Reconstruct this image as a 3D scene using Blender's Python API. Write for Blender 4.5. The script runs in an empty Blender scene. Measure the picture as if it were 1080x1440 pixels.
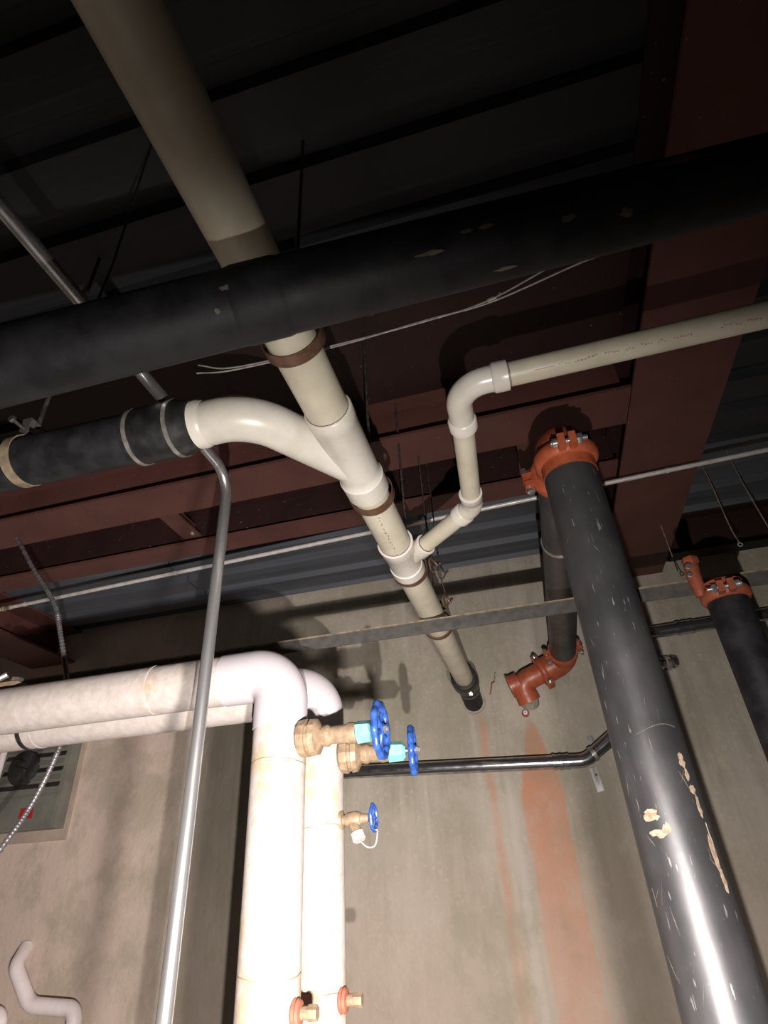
import bpy, math, random
from mathutils import Vector, Matrix
random.seed(7)
S = bpy.context.scene
COL = S.collection
PI = math.pi

# ------------------------------------------------------------------ camera
F = 800.0                                   # focal length in pixels of a 1080x1440 frame
def _n(v): return Vector(v).normalized()
_z = _n((-78, 1235, -F))
_y = Vector((249, -500, -F)); _y = (_y - _y.dot(_z)*_z).normalized()
_x = _y.cross(_z)
R3 = Matrix((_x, _y, _z))                   # camera axes to room axes
EYE = Vector((0, 0, 1.6))
cam = bpy.data.objects.new('camera', bpy.data.cameras.new('camera'))
COL.objects.link(cam)
cam.matrix_world = Matrix.Translation(EYE) @ R3.to_4x4()
cam.data.sensor_fit = 'VERTICAL'; cam.data.sensor_height = 36.0; cam.data.lens = 36.0*F/1440
cam.data.clip_start = 0.02
S.camera = cam

# ------------------------------------------------------------------ world, lights, exposure
w = bpy.data.worlds.new('world'); S.world = w; w.use_nodes = True
w.node_tree.nodes['Background'].inputs[0].default_value = (0.8, 0.85, 1, 1)
w.node_tree.nodes['Background'].inputs[1].default_value = 0.0
S.view_settings.view_transform = 'Standard'; S.view_settings.look = 'None'
S.view_settings.gamma = 1; S.view_settings.use_curve_mapping = False
S.view_settings.exposure = 0.0

def lamp(name, loc, aim, power, size, radius, col, blend=1.0):
    d = bpy.data.lights.new(name, 'SPOT'); d.energy = power; d.color = col
    d.spot_size = math.radians(size); d.spot_blend = blend; d.shadow_soft_size = radius
    o = bpy.data.objects.new(name, d); COL.objects.link(o); o.location = loc
    o.rotation_euler = (Vector(aim)-Vector(loc)).to_track_quat('-Z', 'Y').to_euler()
    return o
lamp('hand_torch', (0.0, 0.10, 1.27), (-1.6, 3.9, 0.70), 330, 166, 0.008, (1, .93, .87))
lamp('second_torch', (0.20, 0.10, 1.27), (-3.4, 3.9, 0.55), 520, 118, 0.045, (1, .90, .84))

# ------------------------------------------------------------------ materials
def srgb(*c): return tuple(((v/255.)/12.92 if v/255. <= .04045 else ((v/255.+.055)/1.055)**2.4) for v in c)+(1,)
class NT:
    def __init__(s, name):
        s.m = bpy.data.materials.new(name); s.m.use_nodes = True
        s.t = s.m.node_tree; s.b = s.t.nodes['Principled BSDF']
        s.co = s.t.nodes.new('ShaderNodeTexCoord').outputs['Object']
    def L(s, a, b): s.t.links.new(a, b)
    def setin(s, sock, v):
        if hasattr(v, 'is_output'): s.L(v, sock)
        else: sock.default_value = v
    def math(s, op, a, b=0.0, c=None, clamp=False):
        n = s.t.nodes.new('ShaderNodeMath'); n.operation = op; n.use_clamp = clamp
        s.setin(n.inputs[0], a); s.setin(n.inputs[1], b)
        if c is not None: s.setin(n.inputs[2], c)
        return n.outputs[0]
    def rng(s, v, a, b, c=0.0, d=1.0, smooth=False):
        n = s.t.nodes.new('ShaderNodeMapRange'); n.clamp = True
        if smooth: n.interpolation_type = 'SMOOTHSTEP'
        s.setin(n.inputs[0], v); s.setin(n.inputs[1], a); s.setin(n.inputs[2], b)
        s.setin(n.inputs[3], c); s.setin(n.inputs[4], d)
        return n.outputs[0]
    def noise(s, scale, detail=4, sc=(1, 1, 1), rough=.55, off=(0, 0, 0)):
        mp = s.t.nodes.new('ShaderNodeMapping'); s.L(s.co, mp.inputs[0]); mp.inputs['Scale'].default_value = sc
        mp.inputs['Location'].default_value = off
        n = s.t.nodes.new('ShaderNodeTexNoise'); s.L(mp.outputs[0], n.inputs['Vector'])
        n.inputs['Scale'].default_value = scale; n.inputs['Detail'].default_value = detail; n.inputs['Roughness'].default_value = rough
        return n.outputs['Fac']
    def mix(s, f, a, b):
        n = s.t.nodes.new('ShaderNodeMix'); n.data_type = 'RGBA'
        s.setin(n.inputs[0], f); s.setin(n.inputs[6], a); s.setin(n.inputs[7], b)
        return n.outputs[2]
    def bump(s, h, strength=.3, dist=.005):
        n = s.t.nodes.new('ShaderNodeBump'); n.inputs['Strength'].default_value = strength; n.inputs['Distance'].default_value = dist
        s.L(h, n.inputs['Height']); s.L(n.outputs[0], s.b.inputs['Normal'])
    def fin(s, col, rough=.5, metal=0.0, spec=None):
        s.setin(s.b.inputs['Base Color'], col); s.setin(s.b.inputs['Roughness'], rough); s.setin(s.b.inputs['Metallic'], metal)
        if spec is not None: s.b.inputs['Specular IOR Level'].default_value = spec
        return s.m

def simple(name, c1, c2, scale=20, rough=.5, metal=0.0, lo=.4, hi=.65, bump=.15, sc=(1, 1, 1), spec=None, dist=.002):
    n = NT(name); f = n.noise(scale, 5, sc)
    col = n.mix(n.rng(f, lo, hi), c1, c2)
    if bump: n.bump(f, bump, dist)
    r = n.rng(f, .3, .7, max(rough-.08, .02), min(rough+.1, 1))
    return n.fin(col, r, metal, spec)

def c(r, g, b): return (r, g, b, 1)
M = {}
M['pvc'] = simple('off_white_pvc', c(.56, .52, .42), c(.47, .43, .33), 9, .38, bump=.03)
M['pvc_fit'] = simple('moulded_white_pvc', c(.62, .59, .54), c(.53, .50, .43), 11, .30, bump=.02)
M['primer'] = simple('purple_primer', c(.10, .04, .05), c(.2, .12, .12), 60, .5)
M['print'] = simple('orange_print', c(.32, .12, .07), c(.45, .25, .18), 150, .6, bump=0)
M['iron'] = simple('black_coated_iron', c(.009, .009, .011), c(.022, .022, .025), 14, .58, bump=.5, dist=.004, spec=.28)
M['rust_edge'] = simple('rusty_patch', c(.16, .12, .09), c(.08, .05, .04), 60, .8)
M['scuff'] = simple('grey_tan_scuff', c(.16, .13, .10), c(.09, .075, .06), 60, .8)
M['rubber'] = simple('black_rubber', c(.01, .01, .011), c(.018, .018, .018), 30, .42)
M['steelband'] = simple('steel_band', c(.55, .52, .48), c(.3, .27, .24), 60, .35, .7)
M['hanger'] = simple('copper_coated_steel', c(.16, .085, .05), c(.09, .05, .035), 40, .5, .35)
M['tan_band'] = simple('tan_band', c(.30, .24, .16), c(.16, .12, .09), 30, .6, .2)
M['rod'] = simple('dark_rod', c(.06, .05, .05), c(.14, .12, .11), 40, .5, .5)
M['galv'] = simple('galvanised_tube', c(.60, .60, .61), c(.40, .40, .41), 25, .25, .88, bump=.03, sc=(1, 1, .2))
M['thin_galv'] = simple('dull_conduit', c(.68, .64, .63), c(.52, .49, .48), 25, .42, .25, bump=.03)
M['dark_steel'] = simple('dark_steel', c(.085, .08, .075), c(.05, .048, .045), 25, .6, .1)
M['chrome'] = simple('chrome_tube', c(.5, .5, .52), c(.32, .32, .34), 18, .2, .95, bump=.02)
M['orange'] = simple('orange_fitting', c(.40, .095, .04), c(.30, .06, .028), 25, .42, bump=.3)
M['dull_red'] = simple('dull_red_fitting', c(.30, .07, .035), c(.18, .05, .03), 25, .5, bump=.3)
M['zinc'] = simple('bright_zinc', c(.85, .85, .85), c(.6, .6, .6), 40, .22, .9, bump=.02)
M['brass'] = simple('weathered_brass', c(.27, .195, .125), c(.18, .125, .08), 55, .55, .15, bump=.5)
M['blue'] = simple('blue_enamel', c(.03, .09, .33), c(.012, .04, .19), 55, .33, bump=.4)
M['cyan'] = simple('turquoise_paint', c(.17, .43, .43), c(.12, .33, .34), 45, .45, bump=.3)
M['rust'] = simple('rust_red', c(.30, .10, .06), c(.18, .06, .04), 50, .7, bump=.4)
M['grey_paint'] = simple('grey_enclosure_paint', c(.20, .20, .17), c(.16, .155, .135), 7, .5)
M['dark_hole_and_shadow'] = simple('dark_louvre_and_shadow', c(.02, .02, .02), c(.035, .03, .03), 20, .6)
M['board'] = simple('pale_backboard', c(.46, .37, .30), c(.38, .30, .25), 6, .8)
M['redtag'] = simple('red_tag', c(.45, .02, .015), c(.32, .02, .02), 20, .5)
M['black'] = simple('black_print', c(.01, .008, .008), c(.02, .02, .02), 20, .6)
M['pink'] = simple('pinkish_white_paint', c(.88, .78, .78), c(.78, .69, .69), 10, .5)
M['chip'] = simple('bare_cream_undercoat', c(.40, .31, .22), c(.25, .16, .11), 90, .7, bump=.3)
M['cable'] = simple('grey_armoured_cable', c(.25, .24, .25), c(.14, .13, .14), 40, .4, .6)
M['wire'] = simple('pale_wire', c(.5, .48, .46), c(.3, .28, .27), 40, .5, .3)
M['greycap'] = simple('grey_cap', c(.42, .40, .36), c(.3, .28, .25), 40, .6)
M['mortar'] = simple('grey_mortar', c(.33, .30, .25), c(.24, .22, .18), 40, .9, bump=.5)

def red_steel(name, a, b):
    n = NT(name)
    f = n.noise(3.5, 6); g = n.noise(45, 4)
    col = n.mix(n.rng(f, .35, .7), a, b)
    col = n.mix(n.rng(g, .68, .74, 0, .5), col, c(.32, .22, .18))
    n.bump(g, .25, .002)
    return n.fin(col, .55, 0.0, .35)
M['red'] = red_steel('red_primed_steel', c(.115, .045, .038), c(.085, .034, .029))
M['darkred'] = red_steel('dark_and_shaded_primer', c(.032, .013, .012), c(.022, .010, .010))

def insul():
    n = NT('white_canvas_lagging')
    f = n.noise(4.2, 5, (1, 1, .6)); g = n.noise(38, 5); h = n.noise(2.6, 3, (1, 1, .5), off=(3, 1, 5))
    col = n.mix(n.rng(g, .35, .7), c(.39, .35, .335), c(.32, .285, .26))
    m = n.math('MULTIPLY', n.rng(f, .54, .60), n.rng(g, .30, .5))
    col = n.mix(n.math('MULTIPLY', m, .7), col, c(.36, .24, .14))
    m2 = n.rng(n.math('ABSOLUTE', n.math('SUBTRACT', h, .5)), 0.0, .004, .45, 0)
    col = n.mix(m2, col, c(.36, .25, .19))
    n.bump(n.math('ADD', g, n.math('MULTIPLY', f, 1.5)), .35, .004)
    return n.fin(col, .72, 0, .25)
M['insul'] = insul()
M['insul_cover'] = simple('smooth_white_fitting_cover', c(.41, .385, .41), c(.36, .34, .36), 7, .5, bump=.12, dist=.004)

def riser_mat():
    n = NT('scratched_black_lacquer')
    f = n.noise(30, 6, (1, 1, .25)); g = n.noise(6, 3); s = n.noise(130, 3, (1, 1, .16)); k = n.noise(9, 2, (1, 1, .35), off=(2, 7, 1))
    col = n.mix(n.rng(g, .35, .7), c(.055, .055, .06), c(.095, .092, .098))
    sc = n.math('MULTIPLY', n.rng(s, .66, .70), n.rng(k, .43, .52))
    col = n.mix(n.math('MULTIPLY', sc, .7), col, c(.38, .36, .33))
    n.bump(f, .10, .002)
    return n.fin(col, n.rng(f, .3, .7, .36, .52), 0.55, .8)
M['riser'] = riser_mat()

def deck_mat():
    n = NT('dark_painted_decking')
    f = n.noise(2.0, 5, (.5, 2, 2)); g = n.noise(14, 5, (.15, 4, 2))
    col = n.mix(n.rng(f, .3, .7), c(.022, .024, .029), c(.036, .038, .046))
    col = n.mix(n.rng(g, .60, .72, 0, .5), col, c(.07, .07, .073))
    n.bump(g, .3, .003)
    return n.fin(col, .6, .1)
M['deck'] = deck_mat()
M['far_deck'] = simple('lighter_grey_decking', c(.075, .083, .10), c(.12, .13, .15), 5, .55, .2, sc=(.15, 3, 3), lo=.35, hi=.7)  # lighter grey for the deck sheets of the far bays

def concrete(name, streaks=False):
    n = NT(name)
    sep = n.t.nodes.new('ShaderNodeSeparateXYZ'); n.L(n.co, sep.inputs[0]); X, Zc = sep.outputs[0], sep.outputs[2]
    a = n.noise(1.1, 6, (1.3, 1, .55)); b = n.noise(7, 6, (1.6, 1, .28)); g = n.noise(36, 6); v = n.noise(3.4, 5, (3.2, 1, .22), off=(4, 0, 2))
    col = n.mix(n.rng(a, .32, .68), c(.34, .305, .25), c(.45, .405, .345))
    col = n.mix(n.rng(b, .52, .72, 0, .45), col, c(.25, .22, .165))
    col = n.mix(n.rng(v, .56, .68, 0, .30), col, c(.55, .50, .44))
    col = n.mix(n.rng(v, .34, .44, .30, 0), col, c(.24, .205, .155))
    col = n.mix(n.rng(g, .56, .70, 0, .35), col, c(.56, .51, .44))
    if streaks:
        # torch brightness painted into the left part as warm pink, greenish grey on the middle
        col = n.mix(n.rng(X, -2.3, -2.8, 0, .85, True), col, c(.70, .55, .47))
        wob = n.math('MULTIPLY', n.math('SUBTRACT', n.noise(5, 4, (.5, 1, .7)), .5), .07)
        Xw = n.math('ADD', X, wob)
        def band(cx, half, soft, z0, z1, colr, amt):
            nonlocal col
            d = n.math('ABSOLUTE', n.math('SUBTRACT', Xw, cx))
            m = n.rng(n.math('SUBTRACT', d, half), -soft, soft, 1, 0, True)
            m = n.math('MULTIPLY', m, n.rng(Zc, z0, z1, 0, amt, True))
            m = n.math('MULTIPLY', m, n.rng(b, .25, .55, .7, 1.0))
            col = n.mix(m, col, colr)
        band(.30, .10, .06, 2.9, 1.2, c(.14, .12, .085), .75)
        band(.60, .05, .05, 2.4, 1.4, c(.15, .13, .10), .6)
        band(-.22, .022, .02, 2.3, 1.9, c(.50, .47, .43), .6)
        band(-.50, .12, .12, 2.9, 2.2, c(.20, .17, .12), .35)
        band(-.025, n.rng(Zc, 2.46, 2.0, .008, .125), .016, 2.47, 2.32, c(.48, .22, .13), .88)
        band(.14, .012, .015, 2.0, 1.5, c(.50, .33, .22), .7)
        band(-.325, .022, .02, 2.54, 2.40, c(.46, .23, .15), .75)
        band(-.28, .012, .015, 1.6, 1.1, c(.46, .27, .14), .6)
        band(-2.22, .20, .05, 3.0, 2.6, c(.19, .155, .12), .6)  # real drip stain, painted wider and darker to reinforce the lagged pipes' shadow
        band(-1.0, .5, .3, 2.0, .9, c(.30, .24, .19), .35)
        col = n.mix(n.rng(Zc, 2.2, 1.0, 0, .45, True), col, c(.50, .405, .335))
        bl = n.noise(2.2, 8, (1, 1, .8), .7, off=(11, 0, 4))
        col = n.mix(n.rng(bl, .50, .62, 0, .40), col, c(.25, .235, .165))
        col = n.mix(n.rng(bl, .47, .36, 0, .40), col, c(.48, .42, .36))
    cr = n.noise(2.3, 6, (1, 1, 1), off=(9, 2, 3))
    n.bump(n.math('ADD', g, n.math('MULTIPLY', b, .8)), .45, .008)
    return n.fin(col, .85, 0, .25)
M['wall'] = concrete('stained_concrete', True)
M['conc'] = concrete('plain_concrete')
M['floor'] = simple('dark_sealed_floor', c(.07, .065, .06), c(.11, .10, .09), 2.5, .7)

# ------------------------------------------------------------------ mesh helpers
class MB:
    def __init__(s): s.v = []; s.f = []
    def add(s, vs, fs):
        o = len(s.v); s.v += [tuple(p) for p in vs]; s.f += [tuple(i+o for i in f) for f in fs]; return s
    def box(s, lo, hi):
        (a, b, d), (e, f, g) = lo, hi
        return s.add([(a,b,d),(e,b,d),(e,f,d),(a,f,d),(a,b,g),(e,b,g),(e,f,g),(a,f,g)],
                     [(0,3,2,1),(4,5,6,7),(0,1,5,4),(1,2,6,5),(2,3,7,6),(3,0,4,7)])
    def obox(s, ctr, ax, ay, az):
        ctr, ax, ay, az = Vector(ctr), Vector(ax), Vector(ay), Vector(az)
        vs = [ctr+ax*i+ay*j+az*k for k in (-1, 1) for (i, j) in ((-1,-1),(1,-1),(1,1),(-1,1))]
        return s.add(vs, [(0,3,2,1),(4,5,6,7),(0,1,5,4),(1,2,6,5),(2,3,7,6),(3,0,4,7)])
    def tube(s, pts, rad, n=24, cap=True):
        pts = [Vector(p) for p in pts]
        if not hasattr(rad, '__len__'): rad = [rad]*len(pts)
        T = []
        for i in range(len(pts)):
            a = pts[min(i+1, len(pts)-1)]-pts[max(i-1, 0)]
            T.append(a.normalized())
        u = T[0].orthogonal().normalized(); rings = []; vs = []
        for i, p in enumerate(pts):
            u = (u-u.dot(T[i])*T[i]).normalized(); w_ = T[i].cross(u)
            vs += [p+(u*math.cos(2*PI*k/n)+w_*math.sin(2*PI*k/n))*rad[i] for k in range(n)]
        fs = [(i*n+k, i*n+(k+1) % n, (i+1)*n+(k+1) % n, (i+1)*n+k) for i in range(len(pts)-1) for k in range(n)]
        if cap: fs += [tuple(range(n-1, -1, -1)), tuple((len(pts)-1)*n+k for k in range(n))]
        return s.add(vs, fs)
    def lathe(s, o, d, prof, n=24, ph=0.0):
        """prof: list of (t, r) along direction d from o"""
        o, d = Vector(o), Vector(d).normalized()
        u = (Vector((0,0,1)) if abs(d.z) < .9 else Vector((0,1,0))); u = (u-u.dot(d)*d).normalized(); w_ = d.cross(u)
        vs = []
        for t, r in prof:
            vs += [o+d*t+(u*math.cos(ph+2*PI*k/n)+w_*math.sin(ph+2*PI*k/n))*max(r, 1e-5) for k in range(n)]
        m = len(prof)
        fs = [(i*n+k, i*n+(k+1) % n, (i+1)*n+(k+1) % n, (i+1)*n+k) for i in range(m-1) for k in range(n)]
        fs += [tuple(range(n-1, -1, -1)), tuple((m-1)*n+k for k in range(n))]
        return s.add(vs, fs)
    def ring(s, o, d, r0, r1, wid, n=32, a0=0, a1=2*PI, hl=0):
        """flat band round a pipe: rectangular section r0..r1, width wid"""
        o, d = Vector(o), Vector(d).normalized()
        u = (Vector((0,0,1)) if abs(d.z) < .9 else Vector((0,1,0))); u = (u-u.dot(d)*d).normalized(); w_ = d.cross(u)
        full = abs(a1-a0-2*PI) < 1e-6; m = n if full else n+1; vs = []
        for k in range(m):
            a = a0+(a1-a0)*k/n; e = u*math.cos(a)+w_*math.sin(a)
            vs += [o+e*r0-d*wid/2, o+e*r1-d*wid/2, o+e*r1+d*wid/2, o+e*r0+d*wid/2]
        fs = []
        for k in range(n):
            i, j = k*4, ((k+1) % m)*4
            fs += [(i+q, i+(q+1) % 4, j+(q+1) % 4, j+q) for q in range(4)]
        if not full: fs += [(3,2,1,0), tuple((m-1)*4+q for q in range(4))]
        return s.add(vs, fs)
    def torus(s, o, d, R, r, n=40, m=10, lobes=0, amp=0.0):
        o, d = Vector(o), Vector(d).normalized()
        u = d.orthogonal().normalized(); w_ = d.cross(u); vs = []
        for i in range(n):
            a = 2*PI*i/n; e = u*math.cos(a)+w_*math.sin(a); Rr = R+amp*math.cos(lobes*a)
            vs += [o+e*(Rr+r*math.cos(2*PI*k/m))+d*(r*math.sin(2*PI*k/m)) for k in range(m)]
        return s.add(vs, [(i*m+k, ((i+1) % n)*m+k, ((i+1) % n)*m+(k+1) % m, i*m+(k+1) % m) for i in range(n) for k in range(m)])

def build(name, mb, mat, parent=None, smooth=True, ang=35, **props):
    """one mesh object; vertices are given in room coordinates, the object's origin is its parent's (or the mean point)"""
    me = bpy.data.meshes.new(name)
    if parent is not None:
        base = origin(parent)
    elif 'at0' in props:
        props.pop('at0'); base = Vector((0, 0, 0))
    else:
        base = sum((Vector(p) for p in mb.v), Vector())/len(mb.v)
    me.from_pydata([tuple(Vector(p)-base) for p in mb.v], [], mb.f); me.update()
    import bmesh
    bm = bmesh.new(); bm.from_mesh(me); bmesh.ops.recalc_face_normals(bm, faces=bm.faces); bm.to_mesh(me); bm.free()
    if smooth:
        me.shade_smooth(); me.set_sharp_from_angle(angle=math.radians(ang))
    me.materials.append(M[mat] if isinstance(mat, str) else mat)
    o = bpy.data.objects.new(name, me); COL.objects.link(o)
    if parent is not None: o.parent = parent
    else: o.location = base
    for k, v in props.items(): o[k] = v
    return o
def origin(o):
    p = Vector(o.location)
    while o.parent is not None: o = o.parent; p += Vector(o.location)
    return p
def thing(name, loc, label, cat, group=None, kind=None):
    o = bpy.data.objects.new(name, None); COL.objects.link(o); o.location = loc; o.empty_display_size = .05
    o['label'] = label; o['category'] = cat
    if group: o['group'] = group
    if kind: o['kind'] = kind
    return o
def fillet(pts, rads, seg=10):
    """polyline with rounded corners"""
    P = [Vector(p) for p in pts]; out = [P[0]]
    for i in range(1, len(P)-1):
        r = rads[i-1] if hasattr(rads, '__len__') else rads
        a = (P[i-1]-P[i]).normalized(); b = (P[i+1]-P[i]).normalized()
        th = a.angle(b); t = r/math.tan(th/2); ctr = P[i]+(a+b).normalized()*(r/math.sin(th/2))
        p0, p1 = P[i]+a*t, P[i]+b*t; v0, v1 = p0-ctr, p1-ctr; tot = v0.angle(v1); ax = v0.cross(v1).normalized()
        for k in range(seg+1):
            out.append(ctr+Matrix.Rotation(tot*k/seg, 3, ax) @ v0)
    out.append(P[-1]); return out
def hexnut(mb, o, d, t, r): return mb.lathe(o, d, [(0, r*.92), (t*.12, r), (t*.88, r), (t, r*.92)], 6)
def patch(mb, o, d, e, r, outline, th=.0012):
    """thin patch lying on a cylinder: outline of (along, angle) pairs; e is the zero-angle direction"""
    o, d, e = Vector(o), Vector(d).normalized(), Vector(e); e = (e-e.dot(d)*d).normalized(); g = d.cross(e)
    cs = (sum(p[0] for p in outline)/len(outline), sum(p[1] for p in outline)/len(outline)); n = len(outline)
    def P(t, a, rr): return o+d*t+(e*math.cos(a)+g*math.sin(a))*rr
    rings = [1.0, .66, .33]; vs = []
    for q, k in enumerate(rings):
        rr = r-.001 if False else r+th
        vs += [P(cs[0]+(t-cs[0])*k, cs[1]+(a-cs[1])*k, rr) for t, a in outline]
    vs.append(P(cs[0], cs[1], r+th)); vs += [P(t, a, r-.0008) for t, a in outline]
    fs = [(q*n+i, q*n+(i+1) % n, (q+1)*n+(i+1) % n, (q+1)*n+i) for q in range(2) for i in range(n)]
    fs += [(2*n+i, 2*n+(i+1) % n, 3*n) for i in range(n)]
    fs += [(3*n+1+i, 3*n+1+(i+1) % n, (i+1) % n, i) for i in range(n)]
    return mb.add(vs, fs)
def blob(ct, ca, ht, ha, n=14, j=.3, seed=0):
    rr = random.Random(seed); return [(ct+ht*math.cos(2*PI*k/n)*(1+rr.uniform(-j, j)), ca+ha*math.sin(2*PI*k/n)*(1+rr.uniform(-j, j))) for k in range(n)]

# ================================================================== THE ROOM
WY = 3.9; DZ = 3.55
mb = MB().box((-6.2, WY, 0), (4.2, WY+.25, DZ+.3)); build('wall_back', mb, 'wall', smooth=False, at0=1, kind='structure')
mb = MB().box((-6.2, -3.2, 0), (-6.0, WY, DZ+.3)); build('wall_left', mb, 'conc', smooth=False, at0=1, kind='structure')
mb = MB().box((4.0, -3.2, 0), (4.2, WY, DZ+.3)); build('wall_right', mb, 'conc', smooth=False, at0=1, kind='structure')
mb = MB().box((-6.2, -3.4, 0), (4.2, -3.2, DZ+.3)); build('wall_front', mb, 'conc', smooth=False, at0=1, kind='structure')
mb = MB().box((-6.2, -3.4, -.2), (4.2, WY+.25, 0)); build('floor', mb, 'floor', smooth=False, at0=1, kind='structure')
mb = MB().box((-6.2, -3.4, DZ+.06), (4.2, WY+.25, DZ+.30)); ceil = build('ceiling', mb, 'deck', smooth=False, at0=1, kind='structure')
# fluted steel deck sheets under the slab, each a piece; flutes run along X
def deck_sheet(x0, x1, y0, n, pitch=.25):
    prof = []
    for i in range(n):
        y = y0+i*pitch
        prof += [(y+.002, DZ), (y+.165, DZ), (y+.180, DZ+.045), (y+.235, DZ+.045)]
    prof += [(y0+n*pitch, DZ)]
    vs = [(x, y, z) for x in (x0+.003, x1-.003) for y, z in prof]; k = len(prof)
    fs = [(i, i+1, k+i+1, k+i) for i in range(k-1)]
    # small lap lip where one sheet ends
    m = MB().add(vs, fs); m.box((x0+.003, y0, DZ-.004), (x1-.003, y0+.012, DZ+.001)); return m
for j in range(9):
    y0 = -.63+j*.5
    for (x0, x1) in ((-4.6, -2.3), (-2.3, .84), (.84, 2.6)):
        build('deck_sheet', deck_sheet(x0, x1, y0, 2), 'far_deck' if y0 > 2.5 else 'deck', ceil, smooth=False)

# steel beams: wide flange sections
def ibeam(name, lo, hi, z, depth, width, axis, pos, mat, label, tf=.016, tw=.012, cat='beam', wmat=None):
    t = thing(name, ((lo+hi)/2 if axis == 'x' else pos, (lo+hi)/2 if axis == 'y' else pos, z), label, cat)
    def bx(a, b, z0, z1):
        m = MB(); m.box((lo, pos+a, z0), (hi, pos+b, z1)) if axis == 'x' else m.box((pos+a, lo, z0), (pos+b, hi, z1)); return m
    wmat = wmat or mat
    build('bottom_flange', bx(-width/2, width/2, z, z+tf), mat, t, smooth=False)
    build('web', bx(-tw/2, tw/2, z+tf, z+depth-tf), wmat, t, smooth=False)
    build('top_flange', bx(-width/2, width/2, z+depth-tf, z+depth), wmat, t, smooth=False)
    return t
A = ibeam('steel_beam', -1.4, 3.895, 3.27, .275, .385, 'y', .845, 'red', 'wide red-brown steel beam running down the right side to the concrete wall', wmat='darkred')  # web and top flange painted darker to carry the shade above the bottom flange
ibeam('steel_beam', -4.0, .648, 3.27, .275, .235, 'x', 2.055, 'red', 'long red-brown steel beam crossing behind the white drain elbow and ending at the wide beam')
ibeam('steel_beam', -4.0, .648, 3.30, .245, .15, 'x', 2.58, 'red', 'slim red-brown beam just above the thin grey conduit', wmat='darkred')  # web shade put into a darker copy of the red primer
ibeam('steel_beam', .2, 3.895, 3.27, .275, .42, 'y', -3.84, 'red', 'red-brown beam at far left edge above the white lagged pipes')
ibeam('steel_beam', 1.06, 3.2, 3.27, .275, .12, 'x', 3.68, 'darkred', 'dark red ledger beam at top of wall right of the wide beam')
# primed plate of the ceiling between drain and cross beam
t = thing('primed_plate', (-.8, 1.5, 3.44), 'dark red-brown steel ceiling plate between the black pipe and the cross beam', 'plate')
m = MB(); m.box((-2.0, 1.22, 3.44), (.64, 1.86, 3.452)); build('sheet', m, 'darkred', t, smooth=False)
m = MB(); m.box((-2.0, 1.86, 3.44), (.64, 1.875, 3.546)); m.box((-2.0, 1.205, 3.44), (.64, 1.22, 3.546)); build('edge_angle', m, 'darkred', t, smooth=False)
# short braces between the two cross beams
for x, lab in ((-1.72, 'short red-brown brace between the cross beams, left of the tall bare conduit'), (.22, 'short red-brown brace between the cross beams, beside the black riser elbow')):
    t = thing('cross_brace', (x, 2.34, 3.33), lab, 'brace')
    m = MB(); m.box((x-.055, 2.175, 3.33), (x+.055, 2.503, 3.342)); build('flange', m, 'red', t, smooth=False)
    m = MB(); m.box((x-.006, 2.175, 3.342), (x+.006, 2.503, 3.42)); build('web', m, 'red', t, smooth=False)
    for yy in (2.22, 2.45):
        m = MB(); hexnut(m, (x+.03, yy, 3.33), (0, 0, -1), .012, .013); build('bolt', m, 'steelband', t)

# ================================================================== MAIN WHITE DRAIN LINE (along Y)
PX, PZ, PR = -.365, 2.62, .057
D = thing('drain_line', (PX, 1.4, PZ), 'off-white plastic drain line running from top left to the concrete wall, with two branches', 'pipe')
Yd = (0, 1, 0)
def pipe_y(y0, y1): return MB().lathe((PX, y0, PZ), Yd, [(0, PR), (y1-y0, PR)], 48)
build('pipe_length', pipe_y(-1.2, .60), 'pvc', D)
build('pipe_length', pipe_y(.605, 1.04), 'pvc', D)
# straight coupling above the black pipe
build('pipe_length', pipe_y(1.36, 1.78), 'pvc', D)
build('pipe_length', pipe_y(1.95, 3.62), 'pvc', D)
# upper wye: straight barrel + sweeping branch
HR = .0645
wy = MB().lathe((PX, 1.02, PZ), Yd, [(0, HR-.003), (.003, HR), (.045, HR), (.05, HR-.002), (.27, HR-.003), (.30, HR-.001), (.303, HR+.003), (.375, HR+.002), (.378, HR-.004)], 48)
wy2 = fillet([(-.675, .975, PZ), (-.56, .975, PZ), (PX+.0, 1.27, PZ)], [.17], 14)
wy.tube(wy2, [HR-.006]*len(wy2), 40)
build('wye_fitting', wy, 'pvc_fit', D, ang=50)
el = MB().lathe((-.735, .972, PZ), (1, .01, 0), [(0, .057), (.003, .063), (.05, .064), (.06, .0585)], 40)
build('elbow_hub', el, 'pvc_fit', D)
for y in (1.018, 1.398): build('primer_line', MB().lathe((PX, y, PZ), Yd, [(0, PR+.0012), (.0035, PR+.0012)], 48), 'primer', D)
# lower reducing wye 4 x 2
w2 = MB().lathe((PX, 1.745, PZ), Yd, [(0, HR-.004), (.002, HR+.001), (.05, HR), (.056, HR-.003), (.175, HR-.004), (.178, HR), (.225, HR+.001), (.228, HR-.004)], 48)
dirb = Vector((.303, -.30, 0)).normalized(); b0 = Vector((PX, 1.90, PZ))
w2.lathe(b0, dirb, [(0, .036), (.095, .037), (.10, .040), (.145, .040), (.147, .035)], 32)
build('reducing_wye', w2, 'pvc_fit', D, ang=50)
build('primer_line', MB().lathe((PX, 1.741, PZ), Yd, [(0, PR+.0012), (.0035, PR+.0012)], 48), 'primer', D)
build('primer_line', MB().lathe(b0+dirb*.146, dirb, [(0, .0325), (.004, .0325)], 32), 'primer', D)
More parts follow.
